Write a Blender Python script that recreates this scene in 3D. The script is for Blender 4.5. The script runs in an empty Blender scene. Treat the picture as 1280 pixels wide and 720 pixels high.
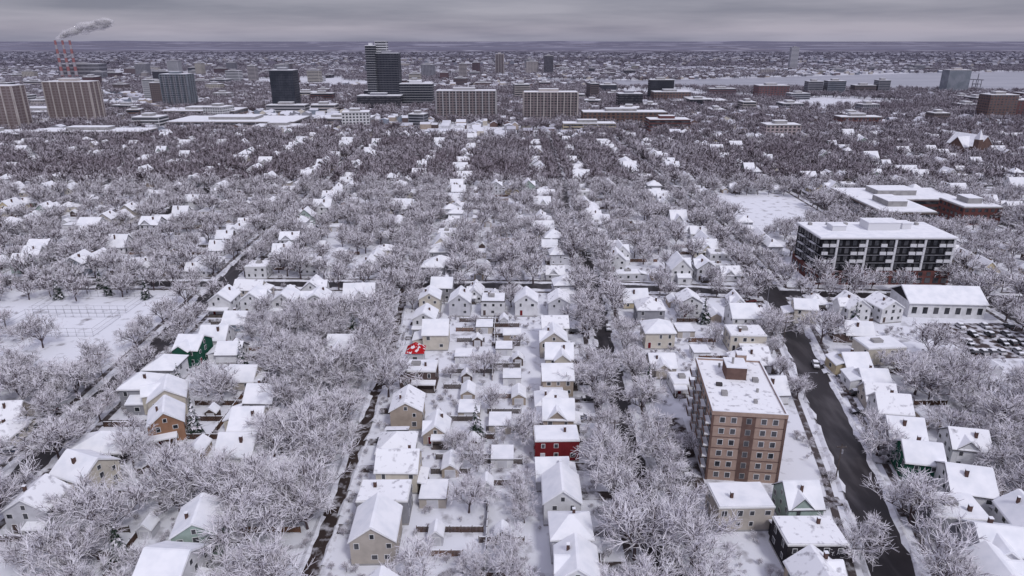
import bpy, math, random
from mathutils import Vector
R = random.Random(7)
scene = bpy.context.scene
COL = scene.collection

# ------------------------------------------------------------------ materials
MATS = {}
def mat(name, col, col2=None, nscale=0.3, lo=0.4, hi=0.65, rough=0.85, spec=0.3, haze=1.0, detail=2, stretch=None):
    if name in MATS: return MATS[name]
    m = bpy.data.materials.new(name); m.use_nodes = True
    nt = m.node_tree; N = nt.nodes; L = nt.links
    b = N['Principled BSDF']
    if rough >= .8:
        N.remove(b); b = N.new('ShaderNodeBsdfDiffuse'); L.new(b.outputs[0], N['Material Output'].inputs[0]); inp = b.inputs['Color']
    else:
        b.inputs['Roughness'].default_value = rough
        b.inputs['Specular IOR Level'].default_value = spec; inp = b.inputs['Base Color']
    geo = N.new('ShaderNodeNewGeometry')
    rgb = N.new('ShaderNodeRGB'); rgb.outputs[0].default_value = (*col, 1)
    out = rgb.outputs[0]
    if col2:
        vec = geo.outputs['Position']
        if stretch:
            mp = N.new('ShaderNodeMapping'); mp.inputs['Scale'].default_value = stretch
            L.new(vec, mp.inputs['Vector']); vec = mp.outputs[0]
        no = N.new('ShaderNodeTexNoise'); no.inputs['Scale'].default_value = nscale; no.inputs['Detail'].default_value = detail
        L.new(vec, no.inputs['Vector'])
        mr = N.new('ShaderNodeMapRange'); mr.inputs[1].default_value = lo; mr.inputs[2].default_value = hi
        L.new(no.outputs[0], mr.inputs[0])
        mx = N.new('ShaderNodeMix'); mx.data_type = 'RGBA'
        L.new(mr.outputs[0], mx.inputs[0]); L.new(out, mx.inputs[6]); mx.inputs[7].default_value = (*col2, 1)
        out = mx.outputs[2]
    if haze > 0:   # aerial haze painted into the base colour, stronger with distance from the origin
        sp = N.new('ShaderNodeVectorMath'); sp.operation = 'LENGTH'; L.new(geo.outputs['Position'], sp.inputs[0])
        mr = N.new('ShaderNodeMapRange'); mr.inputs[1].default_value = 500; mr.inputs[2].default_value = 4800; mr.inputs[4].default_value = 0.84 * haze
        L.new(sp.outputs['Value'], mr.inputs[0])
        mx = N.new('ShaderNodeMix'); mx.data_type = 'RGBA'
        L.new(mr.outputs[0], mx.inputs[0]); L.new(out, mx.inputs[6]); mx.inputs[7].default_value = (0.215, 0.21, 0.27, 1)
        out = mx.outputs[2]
    L.new(out, inp)
    MATS[name] = m
    return m

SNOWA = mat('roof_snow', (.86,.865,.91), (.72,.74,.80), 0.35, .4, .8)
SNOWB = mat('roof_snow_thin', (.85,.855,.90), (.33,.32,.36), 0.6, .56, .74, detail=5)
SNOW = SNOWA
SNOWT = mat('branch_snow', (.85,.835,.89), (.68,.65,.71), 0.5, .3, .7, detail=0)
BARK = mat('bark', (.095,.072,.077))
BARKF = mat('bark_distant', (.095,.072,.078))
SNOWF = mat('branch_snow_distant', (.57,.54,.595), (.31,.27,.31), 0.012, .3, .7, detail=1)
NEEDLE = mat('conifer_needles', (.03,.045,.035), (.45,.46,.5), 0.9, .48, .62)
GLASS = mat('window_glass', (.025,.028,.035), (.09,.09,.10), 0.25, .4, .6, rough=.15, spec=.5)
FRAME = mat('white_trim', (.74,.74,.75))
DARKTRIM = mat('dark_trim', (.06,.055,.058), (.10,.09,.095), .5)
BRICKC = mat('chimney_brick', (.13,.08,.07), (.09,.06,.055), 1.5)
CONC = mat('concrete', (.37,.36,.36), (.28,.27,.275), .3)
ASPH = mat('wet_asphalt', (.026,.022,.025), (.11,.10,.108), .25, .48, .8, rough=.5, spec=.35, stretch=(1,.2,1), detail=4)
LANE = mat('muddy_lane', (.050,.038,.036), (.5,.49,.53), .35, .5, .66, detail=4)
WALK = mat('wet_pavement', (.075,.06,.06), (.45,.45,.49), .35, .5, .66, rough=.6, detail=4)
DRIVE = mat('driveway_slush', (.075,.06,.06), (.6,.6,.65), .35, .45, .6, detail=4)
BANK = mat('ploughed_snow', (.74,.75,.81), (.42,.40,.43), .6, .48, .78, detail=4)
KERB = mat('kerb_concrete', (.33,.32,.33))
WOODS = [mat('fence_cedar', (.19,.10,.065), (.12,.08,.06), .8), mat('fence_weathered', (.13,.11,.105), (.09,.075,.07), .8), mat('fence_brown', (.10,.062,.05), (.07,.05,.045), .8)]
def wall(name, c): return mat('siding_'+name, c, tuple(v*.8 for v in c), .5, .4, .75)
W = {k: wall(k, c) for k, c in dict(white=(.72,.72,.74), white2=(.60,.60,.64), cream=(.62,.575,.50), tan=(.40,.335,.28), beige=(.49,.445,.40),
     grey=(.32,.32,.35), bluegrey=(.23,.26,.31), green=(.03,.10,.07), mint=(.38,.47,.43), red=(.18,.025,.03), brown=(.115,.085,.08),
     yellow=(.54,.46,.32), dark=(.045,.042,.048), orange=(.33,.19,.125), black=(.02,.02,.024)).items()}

# ------------------------------------------------------------------ mesh builder
class MB:
    def __init__(s): s.v=[]; s.f=[]; s.m=[]; s.mats=[]
    def mi(s, m):
        if m not in s.mats: s.mats.append(m)
        return s.mats.index(m)
    def poly(s, pts, m):
        i=len(s.v); s.v+= [tuple(p) for p in pts]; s.f.append(tuple(range(i,i+len(pts)))); s.m.append(s.mi(m))
    def box(s, x0,x1,y0,y1,z0,z1, m, bottom=False):
        i=len(s.v); k=s.mi(m)
        s.v += [(x0,y0,z0),(x1,y0,z0),(x1,y1,z0),(x0,y1,z0),(x0,y0,z1),(x1,y0,z1),(x1,y1,z1),(x0,y1,z1)]
        fs=[(4,5,6,7),(0,1,5,4),(1,2,6,5),(2,3,7,6),(3,0,4,7)]
        if bottom: fs.append((3,2,1,0))
        for f in fs: s.f.append(tuple(i+a for a in f)); s.m.append(k)
    def prism(s, xz, y0, y1, m, axis='y'):
        n=len(xz); i=len(s.v); k=s.mi(m)
        P=(lambda a,b,z:(a,b,z)) if axis=='y' else (lambda a,b,z:(b,a,z))
        s.v += [P(a,y0,z) for a,z in xz]+[P(a,y1,z) for a,z in xz]
        s.f.append(tuple(i+a for a in range(n))); s.m.append(k)
        s.f.append(tuple(i+n+a for a in reversed(range(n)))); s.m.append(k)
        for a in range(n):
            b=(a+1)%n; s.f.append((i+b,i+a,i+n+a,i+n+b)); s.m.append(k)
    def cyl(s, x,y,z0,z1,r0,r1,m,n=10,cap=True,axis='z'):
        i=len(s.v); k=s.mi(m)
        for z,r in ((z0,r0),(z1,r1)):
            for a in range(n):
                t=2*math.pi*a/n
                if axis=='z': s.v.append((x+r*math.cos(t),y+r*math.sin(t),z))
                else: s.v.append((z, y+r*math.cos(t), x+r*math.sin(t)))
        for a in range(n):
            b=(a+1)%n; s.f.append((i+a,i+b,i+n+b,i+n+a)); s.m.append(k)
        if cap:
            s.f.append(tuple(i+n+a for a in range(n))); s.m.append(k)
            s.f.append(tuple(i+a for a in reversed(range(n)))); s.m.append(k)
    def mesh(s, name):
        me=bpy.data.meshes.new(name); me.from_pydata(s.v,[],s.f)
        for m in s.mats: me.materials.append(m)
        me.polygons.foreach_set('material_index', s.m); me.update()
        return me
def put(name, me, x=0,y=0,z=0,rot=0,sc=1.0):
    o=bpy.data.objects.new(name, me); o.location=(x,y,z); o.rotation_euler=(0,0,rot)
    o.scale=(sc,sc,sc) if not isinstance(sc,tuple) else sc
    COL.objects.link(o); return o

# ------------------------------------------------------------------ houses
def winface(mb, side, a, z, w, h, off, frame=FRAME, glass=GLASS, proud=.05):
    for (ww,hh,p,m) in ((w+.24,h+.24,proud,frame),(w,h,proud+.04,glass)):
        a0,a1,z0,z1=a-ww/2,a+ww/2,z-hh/2,z+hh/2
        if side=='-y': mb.box(a0,a1,off-p,off-.002,z0,z1,m,True)
        elif side=='+y': mb.box(a0,a1,off+.002,off+p,z0,z1,m,True)
        elif side=='-x': mb.box(off-p,off-.002,a0,a1,z0,z1,m,True)
        else: mb.box(off+.002,off+p,a0,a1,z0,z1,m,True)

def gable_roof(mb, w, y0, y1, h, rh, o=.4, cx=0, axis='y', trim=FRAME, snow=None, st=.28):
    snow=snow or SNOW
    hw=w/2; sl=rh/hw; e=hw+o; ez=h-o*sl
    mb.prism([(cx-e,ez),(cx,h+rh),(cx+e,ez),(cx+e,ez+.14),(cx,h+rh+.14),(cx-e,ez+.14)], y0-o, y1+o, trim, axis)
    e2=e-.06; z2=ez+.145+.06*sl
    mb.prism([(cx-e2,z2),(cx,h+rh+.145),(cx+e2,z2),(cx+e2-.1,z2+st*.75),(cx+.25,h+rh+.14+st),(cx-.25,h+rh+.14+st),(cx-e2+.1,z2+st*.75)], y0-o+.07, y1+o-.07, snow, axis)

def house_mesh(name, w, d, floors, wallm, roof='gable', rh=None, rng=R, chimney=None, trim=None, ext=True, porch=True, dormer=None, attic=True):
    mb=MB(); h=.5+2.75*floors; trim=trim or rng.choice([FRAME,FRAME,DARKTRIM])
    S=SNOWB if rng.random()<.3 else SNOWA
    if chimney is None: chimney=rng.random()<.55
    if rh is None: rh=w*rng.uniform(.28,.52)
    mb.box(-w/2-.04,w/2+.04,-d/2-.04,d/2+.04,0,.45,CONC)
    mb.box(-w/2,w/2,-d/2,d/2,.45,h,wallm)
    if roof=='gable':
        for y in (-d/2,d/2): mb.poly([(-w/2,y,h),(w/2,y,h),(0,y,h+rh)],wallm)
        gable_roof(mb,w,-d/2,d/2,h,rh,trim=trim,snow=S)
        if attic and rh>2.2:
            winface(mb,'-y',0,h+rh*.33,.8,1.0,-d/2); winface(mb,'+y',0,h+rh*.33,.8,1.0,d/2)
        if dormer is None: dormer = rng.random()<.45
        if dormer:
            dw=w*.5; yc=rng.uniform(-.15,.15)*d; sx=rng.choice([-1,1]); drh=rh*.62
            x1=sx*(w/2+rng.choice([.05,1.8]))
            mb.prism([(yc-dw/2,.5),(yc+dw/2,.5),(yc+dw/2,h+.3),(yc,h+.3+drh),(yc-dw/2,h+.3)], 0, x1, wallm, 'x')
            a,b=(0,x1) if sx>0 else (x1,0)
            gable_roof(mb,dw,a+(.4 if sx>0 else 0),b-(.4 if sx<0 else 0),h+.3,drh,o=.35,cx=yc,axis='x',trim=trim,snow=S)
    elif roof=='hip':
        o=.5; rl=max(d/2-w/2,0.4); rh=min(rh,w*.33)
        for (zz,oo,m) in ((h,o,trim),(h+.16,o-.07,S)):
            b=[(-w/2-oo,-d/2-oo),(w/2+oo,-d/2-oo),(w/2+oo,d/2+oo),(-w/2-oo,d/2+oo)]
            t=.16 if m is trim else .25
            for k in range(4):
                p,q=b[k],b[(k+1)%4]; mb.poly([(*p,zz),(*q,zz),(*q,zz+t),(*p,zz+t)],m)
            A=(0,-rl,zz+rh+t); B=(0,rl,zz+rh+t); c=[(*p,zz+t) for p in b]
            mb.poly([c[0],c[1],A],m); mb.poly([c[1],c[2],B,A],m); mb.poly([c[2],c[3],B],m); mb.poly([c[3],c[0],A,B],m)
            if m is trim: mb.poly([(*p,zz) for p in reversed(b)],m)
    else:
        mb.box(-w/2-.12,w/2+.12,-d/2-.12,d/2+.12,h,h+.35,trim)
        mb.box(-w/2+.1,w/2-.1,-d/2+.1,d/2-.1,h+.352,h+.6,S)
        if rng.random()<.5: mb.box(-w*.2,w*.05,-d*.1,d*.15,h+.6,h+1.5,CONC)
    for fl in range(floors):
        zc=.5+2.75*fl+1.55
        for side,ln,off in (('-y',w,-d/2),('+y',w,d/2),('-x',d,-w/2),('+x',d,w/2)):
            n=max(2,int(ln/2.9))
            for k in range(n):
                if rng.random()<.2: continue
                a=-ln/2+ln*(k+.5)/n+rng.uniform(-.3,.3)
                if fl==0 and side=='-y' and k==0:
                    winface(mb,'-y',a,1.6,.95,2.1,off,FRAME,rng.choice([W['red'],W['dark'],W['brown'],W['white2']])); continue
                winface(mb,side,a,zc,rng.choice([.75,.9,1.1]),rng.choice([1.0,1.3]),off)
    if porch:
        pw=w*rng.uniform(.4,.9); x0=-w/2 if rng.random()<.5 else w/2-pw
        mb.box(x0,x0+pw,-d/2-2,-d/2-.05,0,.6,WOODS[1])
        for px in (x0+.1,x0+pw-.25): mb.box(px,px+.15,-d/2-1.95,-d/2-1.8,.6,2.8,FRAME)
        mb.prism([(-d/2-2.2,2.75),(-d/2-.05,3.1),(-d/2-.05,3.5),(-d/2-2.2,3.1)],x0-.15,x0+pw+.15,S,'x')
        mb.box(x0-.18,x0+pw+.18,-d/2-2.24,-d/2-2.2,2.7,2.95,trim,True)
    if ext:
        ew=w*rng.uniform(.55,.85); ed=rng.uniform(2.5,4); eh=rng.uniform(2.8,3.6); ex=rng.uniform(-.5,.5)*(w-ew)
        mb.box(ex-ew/2,ex+ew/2,d/2,d/2+ed,0,eh,wallm)
        mb.prism([(d/2-.1,eh+.9),(d/2+ed+.3,eh-.1),(d/2+ed+.3,eh+.25),(d/2-.1,eh+1.3)],ex-ew/2-.25,ex+ew/2+.25,S,'x')
        winface(mb,'+y',ex,1.8,1.2,1.2,d/2+ed)
    if chimney:
        cx=rng.choice([-1,1])*w*.2; cy=rng.uniform(-.25,.25)*d; ct=h+max(rh if roof!='flat' else 1.2,1.4)+.6; c=rng.uniform(.25,.36)
        mb.box(cx-c,cx+c,cy-c,cy+c,h-.5,ct,BRICKC); mb.box(cx-c-.05,cx+c+.05,cy-c-.05,cy+c+.05,ct,ct+.15,SNOW)
    return mb.mesh(name)

def fence_mesh(L, wood):
    mb=MB(); n=max(1,int(L/2.4)); st=L/n
    for k in range(n+1): mb.box(k*st-.07,k*st+.07,-.07,.07,0,1.85,wood)
    for k in range(n):
        x0=k*st+.08; nb=8; bw=(st-.16)/nb
        for j in range(nb): mb.box(x0+j*bw+.015,x0+(j+1)*bw-.015,-.02,.02,.1,1.6+.05*((j*7+k*3)%3-1),wood)
        mb.box(x0,x0+st-.16,-.08,.08,1.66,1.78,SNOW,True)
    return mb.mesh('wooden_fence')
def shed_mesh(w,d,wallm,flat=False):
    mb=MB(); h=2.4
    mb.box(-w/2,w/2,-d/2,d/2,0,h,wallm)
    if flat:
        mb.box(-w/2-.15,w/2+.15,-d/2-.15,d/2+.15,h,h+.15,DARKTRIM); mb.box(-w/2-.1,w/2+.1,-d/2-.1,d/2+.1,h+.153,h+.42,SNOW)
    else:
        for y in (-d/2,d/2): mb.poly([(-w/2,y,h),(w/2,y,h),(0,y,h+1.2)],wallm)
        gable_roof(mb,w,-d/2,d/2,h,1.2,o=.25)
    winface(mb,'-y',0,1.15,min(w*.6,2.4),2.0,-d/2,FRAME,W['white2']); winface(mb,'-x',0,1.5,.8,.8,-w/2)
    return mb.mesh('garden_shed')

# ------------------------------------------------------------------ trees
def seg_mesh(segs, name, snow, bark, white=.5, sx=1.0, seed=0):
    v=[]; f=[]; m=[]; rg=random.Random(seed)
    for (p,q,r0,r1,lvl) in segs:
        d=(q-p)
        if d.length<1e-5: continue
        d.normalize()
        side=d.cross(Vector((0,0,1)))
        if side.length<.15: side=Vector((1,0,0)).cross(d)
        side.normalize(); top=side.cross(d); top.normalize()
        i=len(v)
        if lvl==0:
            n=6
            for c,r in ((p,r0),(q,r1)):
                for a in range(n):
                    t=2*math.pi*a/n; v.append(c+side*r*math.cos(t)+top*r*math.sin(t))
            for a in range(n):
                b=(a+1)%n; f.append((i+a,i+b,i+n+b,i+n+a)); m.append(1)
            continue
        if rg.random()<white and lvl>1:
            for c,r in ((p,r0),(q,r1)): v += [c+side*r-top*r*.4, c-side*r-top*r*.4, c+top*r*1.2]
            f += [(i,i+1,i+4,i+3),(i+1,i+2,i+5,i+4),(i+2,i,i+3,i+5)]; m += [1,0,0]
        else:
            for c,r in ((p,r0),(q,r1)): v += [c+side*r+top*r*.35, c-side*r+top*r*.35, c-top*r*1.1]
            f += [(i,i+1,i+4,i+3),(i+1,i+2,i+5,i+4),(i+2,i,i+3,i+5)]; m += [0,1,1]
    me=bpy.data.meshes.new(name); me.from_pydata([(a[0]*sx,a[1]*sx,a[2]) for a in v],[],f)
    me.materials.append(snow); me.materials.append(bark)
    me.polygons.foreach_set('material_index',m); me.update(); return me

def rand_dev(rng, d, amin, amax, up=.15):
    ax=Vector((rng.gauss(0,1),rng.gauss(0,1),rng.gauss(0,1))); ax=d.cross(ax)
    if ax.length<1e-4: ax=Vector((1,0,0))
    ax.normalize(); a=math.radians(rng.uniform(amin,amax))
    n=d*math.cos(a)+ax*math.sin(a); n.z+=up; n.normalize(); return n

def tree_segs(seed,H,kids,rads,lens,spread=(25,58)):
    rng=random.Random(seed); segs=[]
    def grow(p,d,L,r,lvl):
        ns=3 if lvl<=1 else (2 if lvl==2 and len(kids)>3 else 1); pts=[p]; dd=d
        for k in range(ns):
            dd=rand_dev(rng,dd,2,14 if lvl else 6,.04 if lvl<3 else -.05)
            pts.append(pts[-1]+dd*(L/ns))
        r1=r*.55 if lvl<len(rads)-1 else r*.6
        for k in range(ns):
            a=r+(r1-r)*k/ns; b=r+(r1-r)*(k+1)/ns
            segs.append((pts[k],pts[k+1],a,b,lvl))
        if lvl>=len(kids): return
        for c in range(kids[lvl]):
            t=rng.uniform(.75,1) if lvl==0 else rng.uniform(.25,1.0)
            x=t*ns; k=min(int(x),ns-1); q=pts[k].lerp(pts[k+1],x-k)
            if lvl==0:
                az=2*math.pi*(c+rng.uniform(-.3,.3))/kids[0]; el=math.radians(rng.uniform(*spread))
                if c==0: el=math.radians(8)
                nd=Vector((math.sin(el)*math.cos(az),math.sin(el)*math.sin(az),math.cos(el)))
            else: nd=rand_dev(rng,dd,25,62,up=.18)
            grow(q,nd,lens[lvl+1]*H*rng.uniform(.7,1.2),rads[lvl+1]*rng.uniform(.8,1.2),lvl+1)
    grow(Vector((0,0,-.2)),Vector((0,0,1)),lens[0]*H,rads[0],0)
    return segs
NEAR=[seg_mesh(tree_segs(10+i,12.5,[7,6,6,5],[.28,.14,.08,.052,.038],[.22,.44,.24,.14,.10],(20,54+3*(i%4))),'bare_tree',SNOWT,BARK,.5,1.03,i) for i in range(8)]
MIDT=[seg_mesh(tree_segs(60+i,12.5,[6,6,6,2],[.28,.14,.09,.068,.058],[.24,.42,.24,.15,.11],(22,55)),'bare_tree_mid',SNOWT,BARK,.42,1.0,i) for i in range(6)]
def FARM(sx,n=3): return [seg_mesh(tree_segs(90+i,12.5,[6,5,3],[.34,.24,.18,.15],[.26,.42,.26,.18],(22,58)),'bare_tree_far',SNOWF,BARKF,.45,sx,i) for i in range(n)]
def conifer(seed,H=12):
    rng=random.Random(seed); mb=MB(); mb.cyl(0,0,0,H*.9,.25,.05,BARK,6)
    z=1.2
    while z<H:
        r=(1-z/H)*H*.26+.2
        n=max(5,int(r*6))
        for k in range(n):
            a=rng.uniform(0,6.28); rr=r*rng.uniform(.7,1.1); c,s=math.cos(a),math.sin(a); w=rr*.22+.1
            tz=z-rr*.35
            mb.poly([(0,0,z+.15),(c*rr*.6-s*w,s*rr*.6+c*w,z-rr*.12),(c*rr,s*rr,tz),(c*rr*.6+s*w,s*rr*.6-c*w,z-rr*.12)], SNOWT if rng.random()<.3 else NEEDLE)
        z+=.38
    return mb.mesh('conifer')
CONI=[conifer(i) for i in range(3)]

# ------------------------------------------------------------------ streets
STREETS=[
 ('street',[(-117,40),(-119.5,133),(-122,190),(-125,256),(-128,314),(-134,470),(-141,606),(-148,745)],8,1),
 ('lane',[(-40,40),(-40.5,150),(-41,211),(-45,262),(-48,300),(-53,480),(-58,745)],3.6,1),
 ('street',[(31,40),(30.5,150),(33,230),(36,300),(33,390),(36,480),(38,745)],6.8,1),
 ('avenue',[(57,40),(77,112),(84,139),(92,178),(107,252),(112,300),(114,425),(105,745)],9.5,1),
 ('street',[(184,40),(194,250),(200,480),(200,745)],9,1),
 ('street',[(-210,284),(-214,495),(-224,745)],8,1),('street',[(-286,284),(-300,745)],8,1),('street',[(-378,284),(-386,745)],8,1),
 ('street',[(-455,284),(-465,745)],8,1),('street',[(-540,284),(-548,745)],8,1),
 ('street',[(282,250),(290,745)],8,1),('street',[(358,250),(370,745)],8,1),('street',[(444,250),(450,745)],8,1),('street',[(528,250),(534,745)],8,1),
 ('cross_street',[(-600,286),(-125,280),(40,276),(108,268),(196,262),(600,252)],8,0),
 ('cross_street',[(-650,476),(0,482),(200,486),(650,500)],8,0),
 ('cross_street',[(-700,700),(0,704),(700,690)],10,0)]
def sdist(x,y,pts):
    best=1e9
    for (ax,ay),(bx,by) in zip(pts,pts[1:]):
        dx,dy=bx-ax,by-ay; t=((x-ax)*dx+(y-ay)*dy)/(dx*dx+dy*dy); t=max(0,min(1,t))
        e=math.hypot(ax+t*dx-x,ay+t*dy-y)
        if e<best: best=e
    return best
def resample(pts,st):
    out=[]
    for (ax,ay),(bx,by) in zip(pts,pts[1:]):
        L=math.hypot(bx-ax,by-ay); n=max(1,int(L/st))
        for k in range(n): out.append((ax+(bx-ax)*k/n,ay+(by-ay)*k/n))
    out.append(pts[-1]); return out
def offs(pts):
    res=[]
    for i,p in enumerate(pts):
        a=pts[max(i-1,0)]; b=pts[min(i+1,len(pts)-1)]; dx,dy=b[0]-a[0],b[1]-a[1]; L=math.hypot(dx,dy); res.append((-dy/L,dx/L))
    return res
for si,(nm,pts,w,ns) in enumerate(STREETS):
    P=resample(pts,3); NN=offs(P); z=.006+.004*si
    mb=MB()
    for i in range(len(P)-1):
        (ax,ay),(bx,by)=P[i],P[i+1]; (nx,ny),(mx,my)=NN[i],NN[i+1]; h=w/2
        mb.poly([(ax-nx*h,ay-ny*h,z),(bx-mx*h,by-my*h,z),(bx+mx*h,by+my*h,z),(ax+nx*h,ay+ny*h,z)][::-1],LANE if nm=='lane' else ASPH)
    put(nm,mb.mesh(nm))
    kb=MB(); wk=MB(); bk=MB(); rr=random.Random(si)
    others=[(q[1],q[2]) for j,q in enumerate(STREETS) if j!=si and q[3]!=ns]
    for s in (-1,1):
        wob=[rr.uniform(.2,1.3) for _ in P]
        for i in range(len(P)-1):
            (ax,ay),(bx,by)=P[i],P[i+1]
            if any(sdist((ax+bx)/2,(ay+by)/2,q)<ww/2+5 for q,ww in others): continue
            (nx,ny),(mx,my)=NN[i],NN[i+1]
            def strip(m,o0,o1,z0,z1,mt):
                a0=(ax+s*nx*o0,ay+s*ny*o0);a1=(ax+s*nx*o1,ay+s*ny*o1);b0=(bx+s*mx*o0,by+s*my*o0);b1=(bx+s*mx*o1,by+s*my*o1)
                m.poly([(*a0,z1),(*b0,z1),(*b1,z1),(*a1,z1)],mt); m.poly([(*a0,z0),(*b0,z0),(*b0,z1),(*a0,z1)],mt); m.poly([(*a1,z0),(*b1,z0),(*b1,z1),(*a1,z1)],mt)
            strip(kb,w/2,w/2+.16,0,.12,KERB)
            if nm!='lane': strip(wk,w/2+2.4,w/2+4.0,0,.10,WALK)
            if rr.random()<.82:
                c=w/2+.2; a=wob[i]; b=wob[i+1]
                def pt(x,y,nx,ny,o,z): return (x+s*nx*o,y+s*ny*o,z)
                bk.poly([pt(ax,ay,nx,ny,c-a,.02+.004*si),pt(bx,by,mx,my,c-b,.02+.004*si),pt(bx,by,mx,my,c,.3+.25*b),pt(ax,ay,nx,ny,c,.3+.25*a)],BANK)
                bk.poly([pt(ax,ay,nx,ny,c,.3+.25*a),pt(bx,by,mx,my,c,.3+.25*b),pt(bx,by,mx,my,c+.9,.01),pt(ax,ay,nx,ny,c+.9,.01)],BANK)
    put('kerb',kb.mesh('kerb'))
    if wk.f: put('sidewalk',wk.mesh('sidewalk'))
    put('snow_bank',bk.mesh('snow_bank'))

# ------------------------------------------------------------------ ground, water, hills
g=MB()
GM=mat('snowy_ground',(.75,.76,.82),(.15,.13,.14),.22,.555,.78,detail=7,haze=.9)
g.poly([(-30000,-3000,0),(30000,-3000,0),(30000,40000,0),(-30000,40000,0)],GM)
put('ground',g.mesh('ground'))
wb=MB()
WATER=mat('harbour_water',(.30,.305,.36),(.37,.37,.43),.004,.4,.6,rough=.3,spec=.6,haze=0,stretch=(1,4,1))
WPOLY=[(215,1640),(420,1560),(700,1520),(1000,1440),(1500,1430),(4000,1430),(4000,2460),(2600,2460),(1900,2380),(1400,2300),(1000,2120),(640,1960),(330,1840),(60,1920),(60,1820),(200,1740)]
wb.poly([(x,y,.5) for x,y in WPOLY],WATER); put('harbour_water',wb.mesh('harbour_water'))
def inpoly(x,y,P):
    c=False; j=len(P)-1
    for i in range(len(P)):
        if (P[i][1]>y)!=(P[j][1]>y) and x<(P[j][0]-P[i][0])*(y-P[i][1])/(P[j][1]-P[i][1])+P[i][0]: c=not c
        j=i
    return c
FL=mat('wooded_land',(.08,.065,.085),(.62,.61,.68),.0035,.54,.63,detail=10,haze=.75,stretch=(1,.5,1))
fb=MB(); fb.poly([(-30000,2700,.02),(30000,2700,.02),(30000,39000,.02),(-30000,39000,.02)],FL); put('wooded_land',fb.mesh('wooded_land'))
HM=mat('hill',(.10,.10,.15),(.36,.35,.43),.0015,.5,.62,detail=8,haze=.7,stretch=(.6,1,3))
for k,(yy,amp,ba) in enumerate([(8000,14,0),(12500,26,6),(19000,45,25)]):
    hb=MB(); rr=random.Random(k+50); ph=[rr.uniform(0,6.28) for _ in range(6)]; last=None
    for i in range(241):
        x=-24000+200*i
        z=ba+amp*(.5+.25*math.sin(x/2300+ph[0])+.2*math.sin(x/900+ph[1])+.1*math.sin(x/370+ph[2]))
        if last:
            hb.poly([(last[0],yy-500,0),(x,yy-500,0),(x,yy,z),(last[0],yy,last[1])],HM); hb.poly([(last[0],yy,last[1]),(x,yy,z),(x,yy+2500,0),(last[0],yy+2500,0)],HM)
        last=(x,z)
    put('hill',hb.mesh('hill'))

# ------------------------------------------------------------------ occupancy
OCC={}
def occ_add(x,y,r):
    OCC.setdefault((int(x//20),int(y//20)),[]).append((x,y,r))
def free(x,y,r):
    cx,cy=int(x//20),int(y//20)
    for i in range(-2,3):
        for j in range(-2,3):
            for (a,b,c) in OCC.get((cx+i,cy+j),()):
                if (a-x)**2+(b-y)**2<(c+r)**2: return False
    return True
ZONES=[(-300,-131,176,270),(133,204,376,456),(122,198,270,312),(208,280,372,450),(152,190,206,262),(44,74,132,172),(-420,-250,800,900),(-520,-380,715,780)]
def inzone(x,y,m=0): return any(a-m<x<b+m and c-m<y<d+m for a,b,c,d in ZONES)
def neardist(x,y): return min(sdist(x,y,q[1])-q[2]/2 for q in STREETS)

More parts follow.
